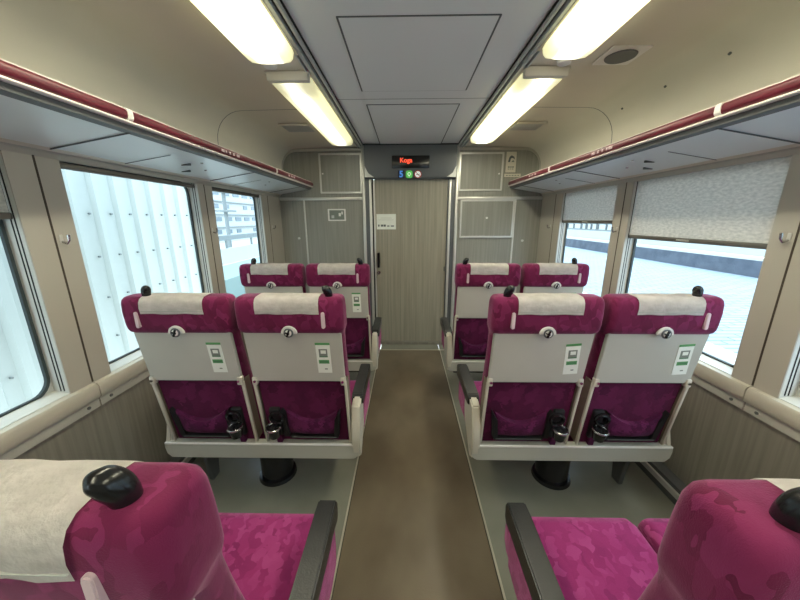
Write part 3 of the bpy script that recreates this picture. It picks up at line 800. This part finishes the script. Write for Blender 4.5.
        q = MB(); q.prism([(.25,.385),(.33,.40),(.45,.39),(.52,.40),(.53,.46),(.53,.545),(.50,.555),(.26,.555)], 'x', x0+.008, x1, M['fabric_seat'], bev=.006); q.build('side_panel', None, root)
    return root

def kids(o): return list(o.children)
def copy_tree(o, parent=None):
    c_ = o.copy(); col.objects.link(c_)
    if parent: c_.parent = parent
    for ch in kids(o): copy_tree(ch, c_)
    return c_

XC = .748
rows_y = [.245, 1.200, 2.135]
rown = ['nearest', 'middle', 'farthest']
LB = {(0,-1): 'magenta double seat closest to the viewer, at the bottom left corner',
      (1,-1): 'magenta double seat in the middle row left of the aisle, black grips on top',
      (2,-1): 'magenta double seat in the far row left of the aisle, beside the end door',
      (0,1): 'magenta double seat closest to the viewer, at the bottom right corner',
      (1,1): 'magenta double seat in the middle row right of the aisle, by the lowered blind',
      (2,1): 'magenta double seat in the far row right of the aisle, beside the end door'}
for s in (-1, 1):
    proto = make_pair(-s)
    for i, y in enumerate(rows_y):
        o = proto if i == 0 else copy_tree(proto)
        o.location = (s*XC, y, 0)
        o['label'] = LB[(i, s)]
    if s == 1:        # the nearest right-hand aisle backrest is reclined a touch further
        for g_ in proto.children_recursive:
            if g_.name.split('.')[0] == 'backrest': g_.location = (-.018, -.018, 0)
            if g_.name.split('.')[0] == 'grip_handle': g_.location.x += .004

# ------------------------------------------------------------------ outside, left
t = empty('corrugated_fence', (-2.85, 1, -.9), 'tall white corrugated metal hoarding just outside the left windows', 'hoarding')
c = MB(); pts = []; y = -4.0; p = .215; x0 = 0
while y < 3.35:
    pts += [(x0, y), (x0, y+.10), (x0+.03, y+.125), (x0+.03, y+.19)]; y += p
b = bmesh.new(); A = [b.verts.new((px, py, 0)) for px, py in pts]; B = [b.verts.new((px, py, 4.2)) for px, py in pts]
for i in range(len(pts)-1): b.faces.new((A[i], A[i+1], B[i+1], B[i]))
c._merge(b, M['corr']); c.build('metal_sheet', None, t)
k = 0
q = MB()
for zz in (1.27, 1.65, 2.03, 2.41, 2.79):
    y = -4.0+.055+p*12
    while y < 3.3:
        q.cyl((.0, y, zz), (.018, y, zz), .009, m=M['bolt'], seg=8); y += p
bo = q.build('bolt_heads', None, t); bo.name = 'bolt'; bo['kind'] = 'stuff'
# ballast ground
g = MB(); g.box(-60, -1.6, -30, 90, -1.0, -.95, M['tactile']); struct(g.build('ground'))

# apartment building seen through the far left window
t = empty('apartment_building', (-20, 40, -1), 'white apartment block with rows of windows seen through the far left window', 'building')
a = MB(); a.box(-8, 0, -16, 16, 0, 9, M['bld']); wl = a.build('building_wall', None, t)
for r in range(4):
    for k in range(14):
        if (r*5+k*3) % 7 == 0: continue
        y = -14.5+k*2.1
        z = 1.0+r*1.35
        a = MB(); a.box(0, .06, y, y+(1.3 if r % 2 else 1.0), z, z+.42, M['bldwin']); a.build('window', None, t)
for r in range(4):
    a = MB(); a.box(0, .25, -16, 16, 1.65+r*1.35, 1.73+r*1.35, M['bldgrey']); a.build('balcony_ledge', None, t)
# pole, gantry and parapet
t = empty('street_pole', (-12.5, 22.6, -1), 'tall grey pole standing before the white building outside the far left window', 'pole')
a = MB(); a.cyl((0,0,0),(0,0,9),.13,.11,M['bldgrey'],16); a.build('pole_shaft', None, t)
for z in (3.0, 4.3):
    a = MB(); a.box(-.5,.5,-.5,.5,z,z+.12,M['bldgrey']); a.build('cross_arm', None, t)
t = MB(); t.box(-10.3,-10.1,5.5,60,.35,.62,M['bldgrey']); t.box(-10.3,-10.1,5.5,60,-1,-.1,M['bld'])
for k in range(18): t.box(-10.25,-10.15,6+k*3,6.12+k*3,-.1,.35,M['bldgrey'])
o = t.build('parapet'); tag(o, 'grey rail and white parapet below the building outside the far left window', 'parapet')
t = MB(); t.box(-8.3,-5.2,8,60,-1,-.55,M['teal']); t.box(-5.25,-5.15,7,60,-.95,-.2,M['teal'])
o = t.build('green_roof'); tag(o, 'pale teal roof strip lowest outside the far left window', 'roof')

# ------------------------------------------------------------------ outside, right: platform
g = MB(); g.box(1.75, 8.8, -20, 90, -.15, 0, M['paving']); o = g.build('platform'); tag(o, 'bright paved station platform outside the right windows', 'platform'); struct(o)
g = MB(); g.box(8.8, 60, -20, 90, -1.0, -.9, M['tactile']); struct(g.build('ground'))
t = MB(); t.box(8.8, 9.0, -20, 90, -.9, .42, M['band']); t.box(8.8,9.05,-20,90,.42,.50,M['tactile'])
o = t.build('low_wall'); tag(o, 'long low dark wall across the bright platform outside the right windows', 'wall')
t = MB(); t.box(3.3, 3.6, -20, 90, 0, .006, M['tactile']); o = t.build('tactile_strip'); tag(o, 'pale guide strip along the platform outside the right windows', 'paving strip')
t = empty('station_railing', (12, 10, -.9), 'pale railing with dark uprights behind the low wall outside the right windows', 'railing')
a = MB(); a.box(0,.05,-25,70,1.62,1.72,M['bldgrey']); a.box(0,.05,-25,70,2.02,2.08,M['bldgrey']); a.build('rail', None, t)
random.seed(3)
for k in range(60):
    y = -6+k*.75+random.uniform(-.2,.2)
    a = MB(); a.box(0,.08,y,y+random.uniform(.05,.22),1.7,2.25+random.uniform(0,.45),M['silhouette']); a.build('upright', None, t)
t = empty('station_building', (20, 20, -.9), 'long white building with dark windows beyond the right platform', 'building')
a = MB(); a.box(0,6,-40,60,0,7,M['bld']); a.build('building_wall', None, t)
for k in range(24):
    y = -30+k*3.4
    a = MB(); a.box(-.06,0,y,y+1.9,3.0,3.7,M['bldwin']); a.build('window', None, t)

# ------------------------------------------------------------------ light
w = bpy.data.worlds.new('World'); bpy.context.scene.world = w; w.use_nodes = True
n = w.node_tree.nodes; l = w.node_tree.links
bg = n['Background']
tc = n.new('ShaderNodeTexCoord'); sp = n.new('ShaderNodeSeparateXYZ'); cr = n.new('ShaderNodeValToRGB')
l.new(tc.outputs['Generated'], sp.inputs[0]); l.new(sp.outputs['Z'], cr.inputs[0]); l.new(cr.outputs[0], bg.inputs['Color'])
cr.color_ramp.elements[0].position = 0; cr.color_ramp.elements[0].color = (.86,.94,1,1)
cr.color_ramp.elements[1].position = .6; cr.color_ramp.elements[1].color = (.70,.86,1,1)
bg.inputs['Strength'].default_value = 3.7
sun = bpy.data.lights.new('sun', 'SUN'); sun.energy = 1.2; sun.angle = math.radians(20); sun.color = (1,.97,.93)
so = bpy.data.objects.new('sun', sun); col.objects.link(so); so.rotation_euler = (math.radians(18), math.radians(8), 0)

# ------------------------------------------------------------------ camera
FPX, PITCH, YAW, ROLL, CX = 317.728, .2479, -.01802, -.00317, .048
F = Vector((math.sin(YAW)*math.cos(PITCH), math.cos(YAW)*math.cos(PITCH), -math.sin(PITCH)))
R = Vector((math.cos(YAW), -math.sin(YAW), 0)); U = R.cross(F)
R2 = R*math.cos(ROLL)+U*math.sin(ROLL); U2 = -R*math.sin(ROLL)+U*math.cos(ROLL)
cam = bpy.data.cameras.new('camera'); cam.sensor_width = 36; cam.sensor_fit = 'HORIZONTAL'; cam.lens = FPX*36/800; cam.clip_start = .02; cam.clip_end = 300
co = bpy.data.objects.new('camera', cam); col.objects.link(co)
mtx = Matrix((( R2.x, U2.x, -F.x, -CX), (R2.y, U2.y, -F.y, 0), (R2.z, U2.z, -F.z, 1.45), (0,0,0,1)))
co.matrix_world = mtx
sc = bpy.context.scene; sc.camera = co
sc.view_settings.view_transform = 'Standard'
sc.view_settings.exposure = .32
sc.cycles.max_bounces = 10; sc.cycles.diffuse_bounces = 6
sc.cycles.sample_clamp_indirect = 6
